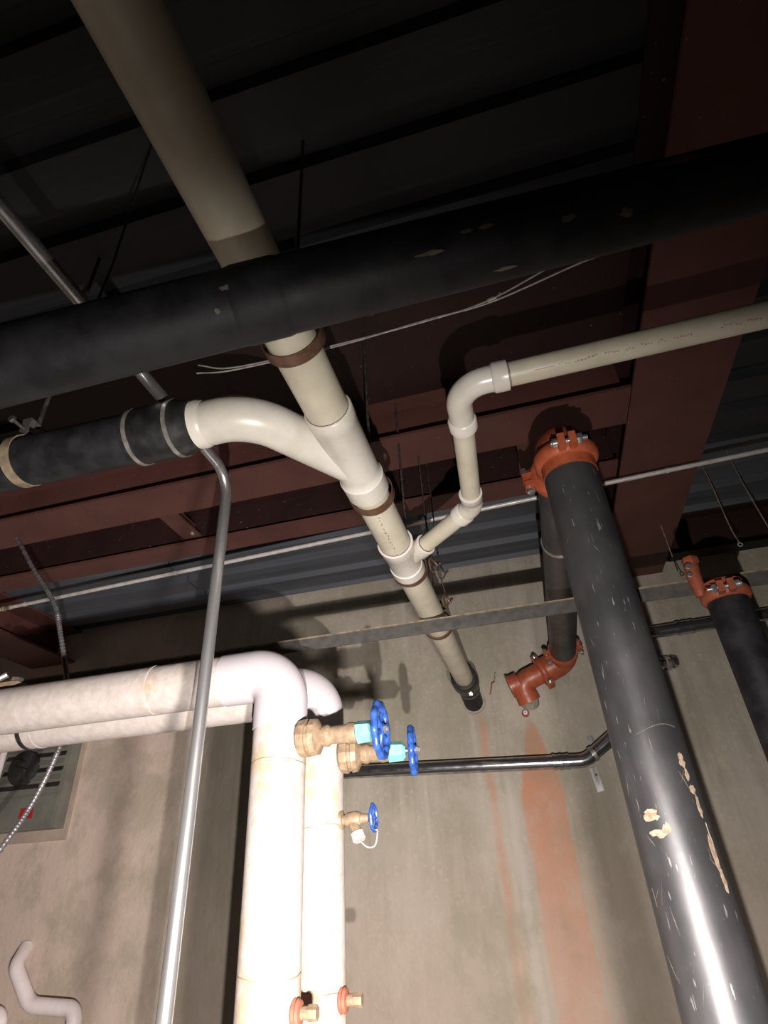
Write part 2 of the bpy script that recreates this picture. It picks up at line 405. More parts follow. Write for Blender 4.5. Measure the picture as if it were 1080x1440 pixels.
# 2 inch branch
r2 = .0305; BX = -.062
cor = Vector((BX, 1.90-(BX-PX)*(.30/.303), PZ))
L45 = (cor-b0).length
build('branch_pipe', MB().lathe(b0+dirb*.13, dirb, [(0, r2), (L45-.13-.05, r2)], 32), 'pvc', D)
e45 = fillet([cor-dirb*.075, cor, cor+Vector((0, -.07, 0))], [.06], 8)
mm = MB().tube(e45, .0335, 32)
mm.lathe(cor-dirb*.078, dirb, [(0, .034), (.002, .0375), (.034, .0375), (.038, .033)], 32)
mm.lathe(cor+Vector((0, -.078, 0)), (0, 1, 0), [(0, .034), (.002, .0375), (.034, .0375), (.038, .033)], 32)
build('branch_elbow', mm, 'pvc_fit', D, ang=50)
build('primer_line', MB().lathe(cor-dirb*.081, dirb, [(0, .0318), (.003, .0318)], 32), 'primer', D)
by = 1.045; TX = -.035
build('branch_pipe', MB().tube([cor+Vector((0, -.05, 0)), (TX-.003, by+.13, PZ)], r2, 32), 'pvc', D)
e90 = fillet([(TX-.003, by+.155, PZ), (TX, by, PZ), (TX+.125, by-.002, PZ)], [.075], 12)
mm = MB().tube(e90, .0335, 32)
mm.lathe((TX-.003, by+.158, PZ), (0, -1, 0), [(0, .034), (.002, .0385), (.034, .0385), (.040, .033)], 32)
mm.lathe((TX+.13, by-.002, PZ), (-1, 0, 0), [(0, .034), (.002, .0385), (.036, .0385), (.042, .033)], 32)
build('branch_elbow', mm, 'pvc_fit', D, ang=50)
bd = Vector((1, -.008, 0)).normalized(); bs = Vector((TX+.10, by-.002, PZ))
build('branch_pipe', MB().lathe(bs, bd, [(0, r2), (2.0, r2)], 32), 'pvc', D)
build('primer_line', MB().lathe(bs+bd*.031, bd, [(0, .0318), (.002, .0318)], 32), 'primer', D)
# illegible factory print along both pipes: rows of small strokes
def marks(o, d, e, r, t0, t1, a, h, groups, mat='print', pnt=D, seed=1):
    rr = random.Random(seed); m = MB(); t = t0
    while t < t1:
        for k in range(rr.randint(*groups)):
            wd = rr.uniform(.0035, .007); ja = a+rr.uniform(-.02, .02)
            for q in range(rr.randint(1, 2)):
                aa = ja+rr.uniform(-h, h)/r*.5; hh = rr.uniform(.25, .55)*h/r
                patch(m, o, d, e, r, [(t, aa-hh*.5), (t+wd, aa-hh*.35), (t+wd*.9, aa+hh*.4), (t+wd*.2, aa+hh*.5)], .0004)
            t += wd+.0015
        t += rr.uniform(.008, .016)
    return m
ce = Vector((0, -1.0, -1.0))
m = marks(bs, bd, ce, r2, .145, .43, .10, .0055, (3, 8))
for q in marks(bs, bd, ce, r2, .50, .84, .10, .0055, (3, 8), seed=5).v: pass
m2 = marks(bs, bd, ce, r2, .50, .84, .10, .0055, (3, 8), seed=5); m.add(m2.v, m2.f)
patch(m, bs, bd, ce, r2, [(.085, .13), (.092, .10), (.137, .11), (.137, .14), (.092, .15)], .0004)
build('printed_marks', m, 'print', D, smooth=False, kind='stuff', label='faint orange-brown print on the white branch pipe')
m = marks((PX, 1.46, PZ), Yd, (0, -.3, -1), PR, .02, .27, -.12, .006, (1, 2), seed=3)
build('printed_marks', m, 'rust_edge', D, smooth=False, kind='stuff')

# black no-hub coupling and stub into the wall
K = thing('rubber_coupling', (PX, 3.62, PZ), 'black rubber coupling joining the white drain pipe to the wall sleeve', 'coupling')
kd = Vector((.0, 1, -.04)).normalized()
build('sleeve', MB().lathe((PX, 3.50, PZ), kd, [(-.002, .060), (0, .078), (.01, .082), (.11, .082), (.13, .074), (.20, .070)], 40), 'rubber', K)
build('wall_stub', MB().lathe((PX, 3.66, PZ-.008), (0.02, 1, -.22), [(0, .062), (.26, .062)], 40), 'iron', K)
build('clamp_band', MB().ring((PX, 3.60, PZ-.003), kd, .080, .084, .012), 'dark_steel', K)
build('clamp_band', MB().ring((PX+.004, 3.72, PZ-.02), (0.02, 1, -.22), .062, .068, .012), 'dark_steel', K)
build('clamp_screw', MB().box((PX+.012, 3.590, PZ-.092), (PX+.034, 3.602, PZ-.080)), 'zinc', K)
m = MB().ring((PX+.004, 3.893, 2.562), (0, 1, 0), .060, .078, .016, 28)
for i, v in enumerate(m.v):
    pass
t = build('mortar_collar', m, 'mortar', label='rough mortar collar round the black wall sleeve of the white drain', category='mortar')

# copper coated clevis hangers carrying the drain line
def hanger(y, label, rr=PR+.012, loose=.006):
    t = thing('pipe_hanger', (PX, y, PZ), label, 'hanger', 'copper-coated hangers on the white drain line')
    m = MB().ring((PX, y, PZ+rr-PR-.0015+loose*0), Yd, rr, rr+.0035, .032, 40, PI*.16, PI*1.84)
    build('band', m, 'hanger', t)
    m = MB()
    for s in (-1, 1): m.obox((PX+s*.030, y, PZ+rr+.032), (.0018, 0, 0), (0, .013, 0), (0, 0, .026))
    m.obox((PX, y, PZ+rr+.058), (.032, 0, 0), (0, .013, 0), (0, 0, .002)); build('yoke', m, 'hanger', t, smooth=False)
    m = MB().lathe((PX-.05, y, PZ+rr+.022), (1, 0, 0), [(0, .004), (.10, .004)], 10); hexnut(m, (PX+.034, y, PZ+rr+.022), (1, 0, 0), .009, .009)
    hexnut(m, (PX-.043, y, PZ+rr+.022), (1, 0, 0), .009, .009); build('cross_bolt', m, 'rod', t)
    build('rod', MB().lathe((PX, y, PZ+rr+.05), (0, 0, 1), [(0, .0048), (DZ-PZ-rr-.05, .0048)], 10), 'rod', t)
    return t
hanger(.795, 'brown pipe hanger band just below the big black crossing pipe')
hanger(1.44, 'brown pipe hanger band under the large white wye')
hanger(1.99, 'brown pipe hanger band under the small white reducing wye')
hanger(2.62, 'brown pipe hanger band beside the dark steel angle bar')
# pinch clamps on the hanger rods, a little wiry hook beside the drain
for (y, z, lab) in ((2.12, 2.70, 'small rusty spring clip on hanger rod beside the white drain, upper of two'), (2.42, 2.66, 'small rusty spring clip beside the white drain near the angle bar, lower of two')):
    t = thing('spring_clip', (PX+.085, y, z), lab, 'clip')
    build('loop', MB().tube([Vector((PX+.085+.022*math.cos(a), y+.035*math.sin(a), z+.02*math.sin(2*a))) for a in [k*.3 for k in range(20)]], .004, 8), 'hanger', t)
    build('stem', MB().tube([(PX+.085, y, z), (PX+.07, y-.01, z+.1), (PX+.065, y-.02, DZ)], .003, 8), 'rod', t)

# ================================================================== BIG BLACK PIPE CROSSING IN FRONT
t = thing('black_pipe', (-.1, .487, 2.325), 'large black coated iron pipe crossing the frame in front of the white drain', 'pipe')
p0, p1 = Vector((-2.0, .254, 2.037)), Vector((1.6, .777, 2.712))
dd = (p1-p0).normalized()
build('pipe', MB().lathe(p0, dd, [(0, .0585), ((p1-p0).length, .0585)], 48), 'iron', t)
build('coating_lump', MB().lathe(p0+dd*1.72, dd, [(0, .0585), (.01, .0605), (.07, .0605), (.08, .0585)], 40), 'iron', t)
down = Vector((0, -.45, -1))
for k, (tt, aa, ht, ha) in enumerate(((2.42, -1.15, .040, .13), (2.32, -.10, .009, .13), (2.23, -.30, .009, .09), (2.13, .55, .016, .06), (2.11, -.60, .010, .05), (2.02, -.30, .020, .05), (2.08, -.60, .008, .05), (1.72, -.70, .008, .07), (1.70, -.20, .005, .07))):
    m = patch(MB(), p0, dd, down, .0585, blob(tt, aa, ht, ha, seed=20+k, j=.4), .0008); build('scuff_patch', m, 'scuff', t)
t['label'] = 'large black coated iron pipe crossing the frame in front of the white drain'

# second black pipe at left with coupling to the white wye
LP = Vector((-3.4, .93, PZ)); ld = (Vector((-.83, .968, PZ))-LP).normalized()
t = thing('black_pipe', (-1.3, .96, PZ), 'black iron pipe at left edge ending at the white drain branch', 'pipe')
build('pipe', MB().lathe(LP, ld, [(0, .068), ((Vector((-.84, .968, PZ))-LP).length, .068)], 48), 'iron', t)
K = thing('rubber_coupling', (-.79, .97, PZ), 'black rubber coupling between black pipe and white drain branch', 'coupling')
build('sleeve', MB().lathe((-.89, .968, PZ), (1, .01, 0), [(0, .069), (.004, .0745), (.145, .0745), (.16, .068), (.185, .066), (.188, .060)], 48), 'rubber', K)
for x, lab in ((-.868, None), (-.755, None)):
    b = build('clamp_band', MB().ring((x, .969, PZ), (1, .01, 0), .0745, .0770, .011, 40), 'steelband', K)
    build('screw_head', MB().box((x-.008, .958, PZ+.074), (x+.008, .985, PZ+.088)), 'steelband', b, smooth=False)
# tan clevis hanger
hx = -1.22
t = thing('pipe_hanger', (hx, .958, PZ), 'tan painted hanger strap round the black pipe at left edge', 'hanger')
build('band', MB().ring((hx, .958, PZ), (1, 0, 0), .0690, .0725, .028, 40, PI*.18, PI*1.82), 'tan_band', t)
m = MB();
for s in (-1, 1): m.obox((hx, .958+s*.036, PZ+.092), (.014, 0, 0), (0, .0018, 0), (0, 0, .030))
m.obox((hx, .958, PZ+.122), (.014, 0, 0), (0, .038, 0), (0, 0, .002)); build('yoke', m, 'dark_steel', t, smooth=False)
m = MB().lathe((hx-.0, .885, PZ+.086), (0, 1, 0), [(0, .005), (.15, .005)], 10); hexnut(m, (hx, .884, PZ+.086), (0, -1, 0), .01, .011); build('cross_bolt', m, 'rod', t)
build('rod', MB().lathe((hx, .958, PZ+.12), (0, 0, 1), [(0, .006), (DZ-PZ-.12, .006)], 10), 'rod', t)

# ================================================================== CONDUITS
GX, GY = -.802, 1.31
t = thing('conduit', (GX, GY, 1.5), 'tall bare galvanised conduit dropping in front of the lagged pipes', 'conduit')
pth = fillet([(GX, -1.0, 2.715), (GX, GY, 2.715), (GX, GY, .02)], [.09], 14)
build('tube', MB().tube(pth, .0165, 24), 'galv', t)
build('floor_plate', MB().box((GX-.05, GY-.05, 0), (GX+.05, GY+.05, .02)), 'galv', t, smooth=False)
# bright short connector on it between the two black pipes
t = thing('conduit_strap', (GX, .70, 2.73), 'small bright strap on the conduit behind the big black pipe', 'strap')
build('strap', MB().ring((GX, .66, 2.715), (0, 1, 0), .0165, .0195, .02, 24), 'steelband', t)
build('hanger_wire', MB().tube([(GX-.0, .66, 2.733), (GX+.01, .66, 2.9), (GX+.0, .66, DZ)], .003, 8), 'rod', t)

t = thing('thin_conduit', (-.9, 2.6, 3.2), 'thin pale grey conduit running the full width under the slim cross beam', 'conduit')
q0, q1 = Vector((-4.2, 2.748, 3.2)), Vector((2.4, 2.445, 3.2)); qd = (q1-q0).normalized()
build('tube', MB().lathe(q0, qd, [(0, .0115), ((q1-q0).length, .0115)], 20), 'thin_galv', t)
m = MB().lathe(q0+qd*1.02, qd, [(0, .013), (.004, .0165), (.018, .0165), (.022, .0135), (.05, .0135), (.054, .0165), (.068, .0165), (.072, .013)], 20)
build('coupling', m, 'tan_band', t)
for xx in (-3.0, -1.9, -.6, .85, 1.5):
    k = (xx-q0.x)/qd.x; p = q0+qd*k
    build('strap', MB().ring(p, qd, .0115, .014, .012, 18), 'thin_galv', t)

# flexible armoured cable
t = thing('flexible_cable', (-2.0, 2.1, 2.4), 'thin ribbed armoured cable hanging behind the lagged pipes at left', 'cable')
ctl = [(-3.1, 2.1, 3.545), (-2.704, 2.1, 3.428), (-2.335, 2.1, 3.024), (-2.16, 2.1, 2.82), (-2.078, 2.1, 2.659), (-1.976, 2.1, 2.428), (-1.92, 2.1, 2.25), (-1.932, 2.1, 2.112), (-1.993, 2.1, 1.932), (-2.088, 2.1, 1.779), (-2.3, 2.1, 1.5), (-2.6, 2.1, .9), (-2.7, 2.1, .01)]
def catmull(P, n):
    P = [Vector(p) for p in P]; P = [2*P[0]-P[1]]+P+[2*P[-1]-P[-2]]; out = []
    for i in range(1, len(P)-2):
        for k in range(n):
            u = k/n; a, b, c_, d = P[i-1:i+3]
            out.append(.5*((2*b)+(c_-a)*u+(2*a-5*b+4*c_-d)*u*u+(3*b-a-3*c_+d)*u**3))
    return out+[P[-2]]
cp = catmull(ctl, 40)
build('ribbed_sheath', MB().tube(cp, [.0095 if i % 3 else .0125 for i in range(len(cp))], 12), 'cable', t, ang=70)

# two thin wires drooping across the ceiling behind the black pipe
for k, (dz, lab) in enumerate(((0, 'thin pale wire drooping behind the big black pipe, lower of the two'), (.035, 'thin pale wire drooping behind the big black pipe, upper of the two'))):
    t = thing('loose_wire', (-.2, 1.05, 2.9), lab, 'wire')
    cp = catmull([(-.80, 1.06, 2.93+dz), (-.67, 1.057, 2.9+dz*.3), (-.359, 1.064, 2.9+dz*.2), (-.084, 1.051, 2.9-dz*.1), (.095, 1.045, 2.9+dz*.3), (.328, 0.994, 2.9+dz*1.2), (.55, 1.0, 2.96+dz), (.74, 1.05, 3.268)], 10)
    build('strand', MB().tube(cp, .0024, 8), 'wire', t)
t = thing('wire_splice', (.10, 1.04, 2.91), 'small bright white splice on the drooping wires', 'connector')
build('sleeve', MB().lathe((.085, 1.05, 2.912), (1, -.1, .1), [(0, .003), (.004, .006), (.022, .006), (.028, .003)], 12), 'pink', t)
build('tail', MB().tube([(.11, 1.047, 2.914), (.125, 1.04, 2.922)], .002, 6), 'wire', t)

# dark steel angle bar under the drain
t = thing('angle_bar', (-.5, 2.34, 2.53), 'dark steel angle bar spanning under the white drain toward the right', 'bar')
a0, a1 = Vector((-3.2, 2.315, 2.530)), Vector((2.4, 2.320, 2.530))
m = MB(); m.box((-3.2, 2.309, 2.524), (2.4, 2.362, 2.530)); build('horizontal_leg', m, 'dark_steel', t, smooth=False)
m = MB(); m.box((-3.2, 2.303, 2.476), (2.4, 2.309, 2.530)); build('vertical_leg', m, 'dark_steel', t, smooth=False)
m = MB(); m.box((-3.2, 2.298, 2.530), (2.4, 2.312, 2.536)); build('lit_edge', m, 'tan_band', t, smooth=False)  # lit top lip, its brightness painted as a tan strip
for x in (-3.1, 1.9): build('rod', MB().lathe((x, 2.335, 2.533), (0, 0, 1), [(0, .006), (DZ-2.533, .006)], 10), 'rod', t)

# ================================================================== BLACK FIRE RISER
RX, RY, RR = .260, 1.60, .084
t = thing('fire_riser', (RX, RY, 0), 'large glossy black riser with orange couplings, rising to a run into the wall', 'pipe')
build('vertical_pipe', MB().lathe((RX, RY, 0), (0, 0, 1), [(0, RR), (2.72, RR)], 64), 'riser', t)
RZ = 2.815
HE = Vector((RX-.005, 3.62, 2.735)); HD = (HE-Vector((RX-.005, RY+.16, RZ))).normalized()
build('horizontal_pipe', MB().lathe((RX-.005, RY+.16, RZ), HD, [(0, RR*.93), (1.87, RR*.93)], 48), 'riser', t)
ee = fillet([(RX, RY, 2.66), (RX, RY, RZ+.02), (RX, RY+.22, RZ)], [.105], 12)
elb = MB().tube(ee, [RR*1.02]*len(ee), 40)
build('elbow', elb, 'orange', t, ang=50)
def vic(parent, o, d, r, side, wid=.055, mat='orange', ang0=0):
    """two-piece grooved coupling with bolt pads"""
    o, d = Vector(o), Vector(d).normalized(); s = Vector(side); s = (s-s.dot(d)*d).normalized(); q = d.cross(s)
    m = MB().lathe(o-d*wid/2, d, [(0, r+.004), (.004, r+.014), (wid*.35, r+.020), (wid*.65, r+.020), (wid-.004, r+.014), (wid, r+.004)], 40)
    for sg in (1, -1):
        for v in (1, -1):
            m.obox(o+s*sg*(r+.026)+q*v*.017, s*.020, q*.011, d*wid*.42)
    h = build('coupling_housing', m, mat, parent, ang=50)
    for sg in (1, -1):
        pc = o+s*sg*(r+.030)
        b = MB().lathe(pc-q*.050, q, [(0, .0085), (.112, .0085)], 12); hexnut(b, pc+q*.030, q, .016, .0175); b.lathe(pc-q*.048, q, [(0, .007), (.004, .0155), (.017, .0155), (.020, .012)], 16)
        build('bolt', b, 'zinc', h)
    return h
vic(t, (RX, RY, 2.735), (0, -.12, 1), RR, (.0, -1, 0))
vic(t, (RX-.005, RY+.20, RZ), (0, 1, 0), RR, (-1, 0, -.1))
build('clamp_band', MB().ring((RX-.005, 2.28, RZ-.022), HD, RR*.93, RR*.93+.004, .014, 40), 'steelband', t)
# wall end: elbow turning left, coupling, second elbow into the wall
ee = fillet([HE-HD*.02, (RX-.005, 3.745, 2.715), (.12, 3.755, 2.665)], [.075], 10)
build('elbow', MB().tube(ee, RR*.98, 36), 'orange', t, ang=50)
vic(t, HE, HD, RR*.86, (1, 0, .2), .05)
vic(t, (.115, 3.755, 2.663), (-1, 0, -.37), RR*.80, (0, -.25, -1), .05)
ee = fillet([(.11, 3.755, 2.661), (-.035, 3.765, 2.612), (.0, 3.80, 2.50)], [.055], 10)
build('elbow', MB().tube(ee, [RR*.80]*(len(ee)-1)+[RR*.86], 36), 'orange', t, ang=50)
m = MB().lathe((-.045, 3.765, 2.615), (-1, 0, -.30), [(0, .068), (.05, .066), (.052, .073), (.066, .073), (.068, .05)], 28); build('end_cap', m, 'orange', t, ang=50)
build('wall_collar', MB().tube([(.0, 3.81, 2.53), (.0, 3.855, 2.50)], [.060, .058], 32), 'mortar', t)
# bare patches where the lacquer has flaked
C0 = Vector((RX, RY, 0)); E0 = Vector((0-RX, 0-RY, 0)).normalized()
for k, (z, a, hz, ha) in enumerate(((1.690, -.42, .012, .20), (1.655, -.34, .008, .22), (1.662, -.10, .010, .10), (1.795, .80, .016, .10), (1.765, .84, .012, .06), (1.735, .88, .010, .09), (1.70, .93, .022, .06), (1.615, .95, .034, .09), (1.560, 1.0, .022, .07), (1.655, .99, .012, .015))):
    m = patch(MB(), C0, (0, 0, 1), E0, RR, blob(z, a, hz, ha, 16, .35, 50+k), .0008); build('bare_patch', m, 'chip', t)

rs = random.Random(11); m = MB()
for k in range(30):
    z = rs.uniform(1.2, 2.6); a = rs.uniform(-1.1, 1.0); h = rs.uniform(.006, .03); sl = rs.uniform(-.12, .12); wd = rs.uniform(.006, .014)
    patch(m, C0, (0, 0, 1), E0, RR, [(z-h, a-sl), (z, a-wd), (z+h, a+sl), (z+.1*h, a+wd)], .0004)
for a in [k*.07 for k in range(-3, 14)]:
    zz = 1.865+.010*math.sin(a*3); patch(m, C0, (0, 0, 1), E0, RR, [(zz-.0015, a), (zz-.0012, a+.055), (zz+.0012, a+.055), (zz+.0006, a)], .0004)
build('fine_scratches', m, 'scuff', t, smooth=False, kind='stuff')

# second riser at right
SX, SY = .768, 2.20
t = thing('fire_riser', (SX, SY, 0), 'matt black riser at right edge with a dull red coupling on top', 'pipe')
SR = .070
build('vertical_pipe', MB().lathe((SX, SY, 0), (0, 0, 1), [(0, SR), (2.42, SR)], 48), 'iron', t)
vic(t, (SX, SY, 2.415), (0, 0, 1), SR-.004, (.2, 1, 0), .05, 'dull_red')
build('cap', MB().lathe((SX, SY, 2.43), (0, 0, 1), [(0, SR+.002), (.03, SR+.002), (.045, SR-.02)], 32), 'dull_red', t)
m = MB().tube([(SX-.080, SY-.01, 2.42), (SX-.085, SY-.02, 2.50), (SX-.075, SY-.01, 2.56)], [.02, .026, .026], 12); hexnut(m, (SX-.075, SY-.01, 2.55), (0, 0, 1), .03, .03); build('drain_plug', m, 'dull_red', t)
m = MB(); hexnut(m, (SX-.10, SY-.045, 2.53), (0, -1, 0), .012, .012); hexnut(m, (SX-.105, SY-.045, 2.495), (0, -1, 0), .012, .010); build('bolt', m, 'zinc', t)

# hanger wires above it
for k, (x, y, x2, z2, lab) in enumerate(((.93, 3.2, .94, 2.9, 'thin pale hanger wire above the matt black riser, leftmost of three'), (1.16, 2.9, 1.17, 2.95, 'thin pale hanger wire above the matt black riser, middle of three'), (1.33, 2.95, 1.36, 2.95, 'thin pale hanger wire above the matt black riser, rightmost of three'))):
    t = thing('hanger_wire', (x, y, 3.2), lab, 'wire')
    build('strand', MB().tube(catmull([(x, y, DZ), (x+.004, y, 3.3), (x2, y+.02, z2+.1), (x2+.01, y+.02, z2)], 8), .003, 8), 'tan_band', t)
    build('eyelet', MB().torus((x2+.01, y+.02, z2-.012), (0, 1, 0), .01, .003, 16, 6), 'wire', t)

# ================================================================== WHITE LAGGED PIPES
IR = .078
def lagged(vx, vy, hz, label, seam_z):
    t = thing('lagged_pipe', (vx, vy, 0), label, 'pipe')
    build('vertical_lagging', MB().lathe((vx, vy, 0), (0, 0, 1), [(0, IR), (hz-.155, IR)], 64), 'insul', t)
    build('horizontal_lagging', MB().lathe((vx-.17, vy, hz), (-1, 0, 0), [(0, IR), (2.6, IR)], 64), 'insul', t)
    ee = fillet([(vx, vy, hz-.17), (vx, vy, hz), (vx-.19, vy, hz)], [.088], 16)
    build('elbow_cover', MB().tube(ee, IR+.0025, 64), 'insul_cover', t, ang=60)
    for z in seam_z:
        m = MB(); rr = random.Random(int(z*100)); N = 48; vs = []
        for k in range(N):
            a = 2*PI*k/N; zz = z+.006*math.sin(a*2+z*9)+rr.uniform(-.0012, .0012)
            vs += [(vx+math.cos(a)*(IR+.0006), vy+math.sin(a)*(IR+.0006), zz-.0014), (vx+math.cos(a)*(IR+.0006), vy+math.sin(a)*(IR+.0006), zz+.0014)]
        m.add(vs, [(2*k, 2*((k+1) % N), 2*((k+1) % N)+1, 2*k+1) for k in range(N)]); build('seam', m, 'tan_band', t)
    for x in (vx-.45, vx-1.1, vx-1.7):
        build('jacket_joint', MB().lathe((x, vy, hz), (1, 0, 0), [(0, IR), (.001, IR+.0018), (.012, IR+.0018), (.013, IR)], 48), 'insul', t)
    return t
V1 = lagged(-.735, 1.645, 2.165, 'white canvas-lagged pipe in front, elbowing from left and dropping beside the bare conduit', (1.42, 1.9))
V2 = lagged(-.682, 1.835, 2.155, 'white canvas-lagged pipe behind, partly hidden by the front lagged pipe', (1.74, 1.37))
build('black_strap', MB().ring((-1.82, 1.835, 2.155), (1, 0, 0), IR, IR+.004, .016, 48), 'black', V2)
m = patch(MB(), (-2.2, 1.835, 2.155), (1, 0, 0), (0, -1, -.8), IR, [(.0, -.25), (.22, -.25), (.23, .10), (.22, .32), (0, .32)], .0012)
tag = build('red_sticker', m, 'redtag', V2)
m = patch(MB(), (-2.2, 1.835, 2.155), (1, 0, 0), (0, -1, -.8), IR+.001, [(.04, -.12), (.165, -.12), (.175, .0), (.165, .08), (.04, .08)], .0012)
build('black_mark', m, 'black', tag)
# bracket above the front lagged pipe at left
t = thing('pipe_bracket', (-1.82, 1.70, 2.27), 'small steel bracket on top of the front lagged pipe at left edge', 'bracket')
m = MB(); m.tube([(-1.87, 1.66, 2.235), (-1.865, 1.66, 2.29), (-1.84, 1.67, 2.31)], .012, 10); build('hook', m, 'steelband', t)
m = MB().box((-1.83, 1.64, 2.24), (-1.76, 1.70, 2.27)); build('foot', m, 'brass', t, smooth=False)
m = MB(); hexnut(m, (-1.79, 1.67, 2.27), (0, 0, 1), .02, .022); build('nut', m, 'dark_steel', t)

# gate valves with blue handwheels
def valve(o, label, yaw, L1, L2, L3, wr, s=1.0):
    o = Vector(o); d = Vector((1, yaw, 0)).normalized()
    t = thing('gate_valve', o, label, 'valve', 'gate valves on the lagged pipes')
    m = MB().lathe(o, d, [(0, .040*s), (.006, .050*s), (.022, .053*s), (.030, .053*s), (.031, .047*s), (.040, .047*s), (.042, .052*s), (.058, .050*s), (.066, .036*s), (.072, .026*s)], 12)
    build('bonnet_flange', m, 'brass', t, ang=25)
    m = MB().lathe(o+d*.068, d, [(0, .026*s), (.015, .030*s), (.022, .030*s), (.03, .024*s), (L1-.068-.03, .026*s), (L1-.068-.02, .030*s), (L1-.068, .028*s)], 20)
    build('body', m, 'brass', t)
    m = MB(); m.lathe(o+d*(L1-.002), d, [(0, .024*s), (.004, .031*s), (L2-L1-.010, .029*s), (L2-L1, .018*s)], 6); build('packing_nut', m, 'cyan', t, ang=25)
    build('stem', MB().lathe(o+d*(L2-.002), d, [(0, .008), (L3-L2+.014, .008)], 12), 'steelband', t)
    wc = o+d*L3
    m = MB().torus(wc, d, wr-.009, .0105, 50, 10, 10, .0035)
    for k in range(5):
        a = 2*PI*k/5+.3; e = d.orthogonal().normalized(); e = e*math.cos(a)+d.cross(e)*math.sin(a); m.tube([wc+e*.012+d*.001, wc+e*(wr*.5)-d*.004, wc+e*(wr-.012)], [.008, .0065, .007], 8)
    m.lathe(wc-d*.01, d, [(0, .016), (.02, .016)], 16)
    w_ = build('handwheel', m, 'blue', t, ang=50)
    m = MB(); hexnut(m, wc+d*.010, d, .009, .012); m.lathe(wc+d*.018, d, [(0, .006), (.006, .006)], 10); build('wheel_nut', m, 'zinc', w_)
    return t
valve((-.665, 1.625, 1.957), 'brass gate valve with the larger blue handwheel on the front lagged pipe', 0, .175, .228, .245, .078)
valve((-.610, 1.825, 1.936), 'brass gate valve with the edge-on blue handwheel on the rear lagged pipe', .13, .155, .212, .232, .072)

# hose tap on rear pipe
o = Vector((-.606, 1.825, 1.757))
t = thing('hose_tap', o, 'small brass tap with thin blue wheel and grey cap on the rear lagged pipe', 'tap')
m = MB().lathe(o-Vector((.004, 0, 0)), (1, 0, 0), [(0, .012), (.002, .026), (.010, .024), (.012, .014), (.018, .014)], 16); build('escutcheon', m, 'brass', t)
m = MB().lathe(o, (1, 0, 0), [(.008, .012), (.02, .019), (.045, .022), (.060, .018), (.063, .013), (.085, .011)], 14); m.tube([o+Vector((.035, 0, -.003)), o+Vector((.045, -.008, -.022)), o+Vector((.055, -.015, -.04))], [.017, .015, .015], 14); build('body', m, 'brass', t)
m = MB().lathe(o+Vector((.052, -.013, -.034)), (.35, -.2, -.9), [(0, .015), (.003, .020), (.022, .020), (.026, .016)], 14); cap = build('cap', m, 'greycap', t)
m = MB().torus(o+Vector((.100, 0, 0)), (1, 0, 0), .033, .0055, 32, 8, 6, .002)
for k in range(3):
    a = 2*PI*k/3; e = Vector((0, math.cos(a), math.sin(a))); m.tube([o+Vector((.098, 0, 0)), o+Vector((.100, 0, 0))+e*.03], .004, 6)
m.lathe(o+Vector((.085, 0, 0)), (1, 0, 0), [(0, .006), (.022, .006)], 10); build('wheel', m, 'blue', t)
m = MB().tube(catmull([o+Vector(p) for p in ((.06, -.02, -.055), (.085, -.02, -.075), (.105, -.01, -.07), (.110, 0, -.035), (.102, 0, -.033))], 8), .0022, 8); build('tether', m, 'wire', t)

# two test plugs low on the lagged pipes
for (p, lab) in (((-.657, 1.63, 1.352), 'brass test plug with rusty collar low on the front lagged pipe'), ((-.606, 1.82, 1.347), 'brass test plug with rusty collar low on the rear lagged pipe')):
    p = Vector(p); t = thing('test_plug', p, lab, 'plug', 'test plugs low on the lagged pipes')
    m = MB().lathe(p-Vector((.006, 0, 0)), (1, 0, 0), [(0, .026), (.004, .030), (.009, .024), (.012, .028), (.018, .024), (.021, .012)], 20); build('collar', m, 'rust', t)
    m = MB().lathe(p+Vector((.012, 0, 0)), (1, 0, 0), [(0, .013), (.02, .013)], 14); hexnut(m, p+Vector((.03, 0, 0)), (1, 0, 0), .024, .016); build('plug', m, 'brass', t, ang=25)

# ================================================================== ON THE CONCRETE WALL
# dark tube along the wall, elbowing up behind the riser
t = thing('wall_tube', (0, 3.75, 2.13), 'shiny dark tube running low across the wall and bending up behind the riser', 'pipe')
TY = 3.80
pp = fillet([(-1.45, 3.90, 2.208), (-1.43, TY, 2.207), (.255, TY, 2.128), (.62, TY, 2.36), (.62, TY, 2.828), (1.6, TY, 2.852)], [.012, .12, .12, .08], 12)
build('tube', MB().tube(pp, .039, 28), 'chrome', t)
def tc(p, d): return MB().lathe(Vector(p)-Vector(d).normalized()*.05, d, [(t_, r_+.009) for t_, r_ in [(0, .031), (.002, .036), (.018, .036), (.02, .033), (.038, .033), (.04, .036), (.06, .036), (.062, .033), (.078, .033), (.08, .036), (.098, .036), (.1, .031)]], 24)
build('coupling', tc((.115, TY, 2.1345), (1, 0, -.047)), 'chrome', t)
build('coupling', tc((1.03, TY, 2.838), (1, 0, .024)), 'chrome', t)
t = thing('strap_bracket', (.30, 3.87, 2.1), 'perforated zinc strap bracket holding the dark wall tube', 'bracket')
m = MB(); m.obox((.322, 3.893, 2.23), (.018, 0, .004), (0, .004, 0), (-.008, 0, .045)); build('strap_end', m, 'galv', t, smooth=False)
m = MB(); m.obox((.300, 3.893, 2.035), (.020, 0, .004), (0, .004, 0), (-.008, 0, .065)); pl = build('strap_plate', m, 'galv', t, smooth=False)
build('saddle', MB().ring((.305, TY, 2.16), (1, 0, .55), .040, .045, .022, 24), 'steelband', t)
for z in (2.245, 2.06, 2.0):
    build('hole_or_screw', MB().lathe((.302, 3.890, z), (0, -1, 0), [(0, .007), (.004, .006)], 12), 'zinc' if z != 2.06 else 'dark_hole_and_shadow', pl)
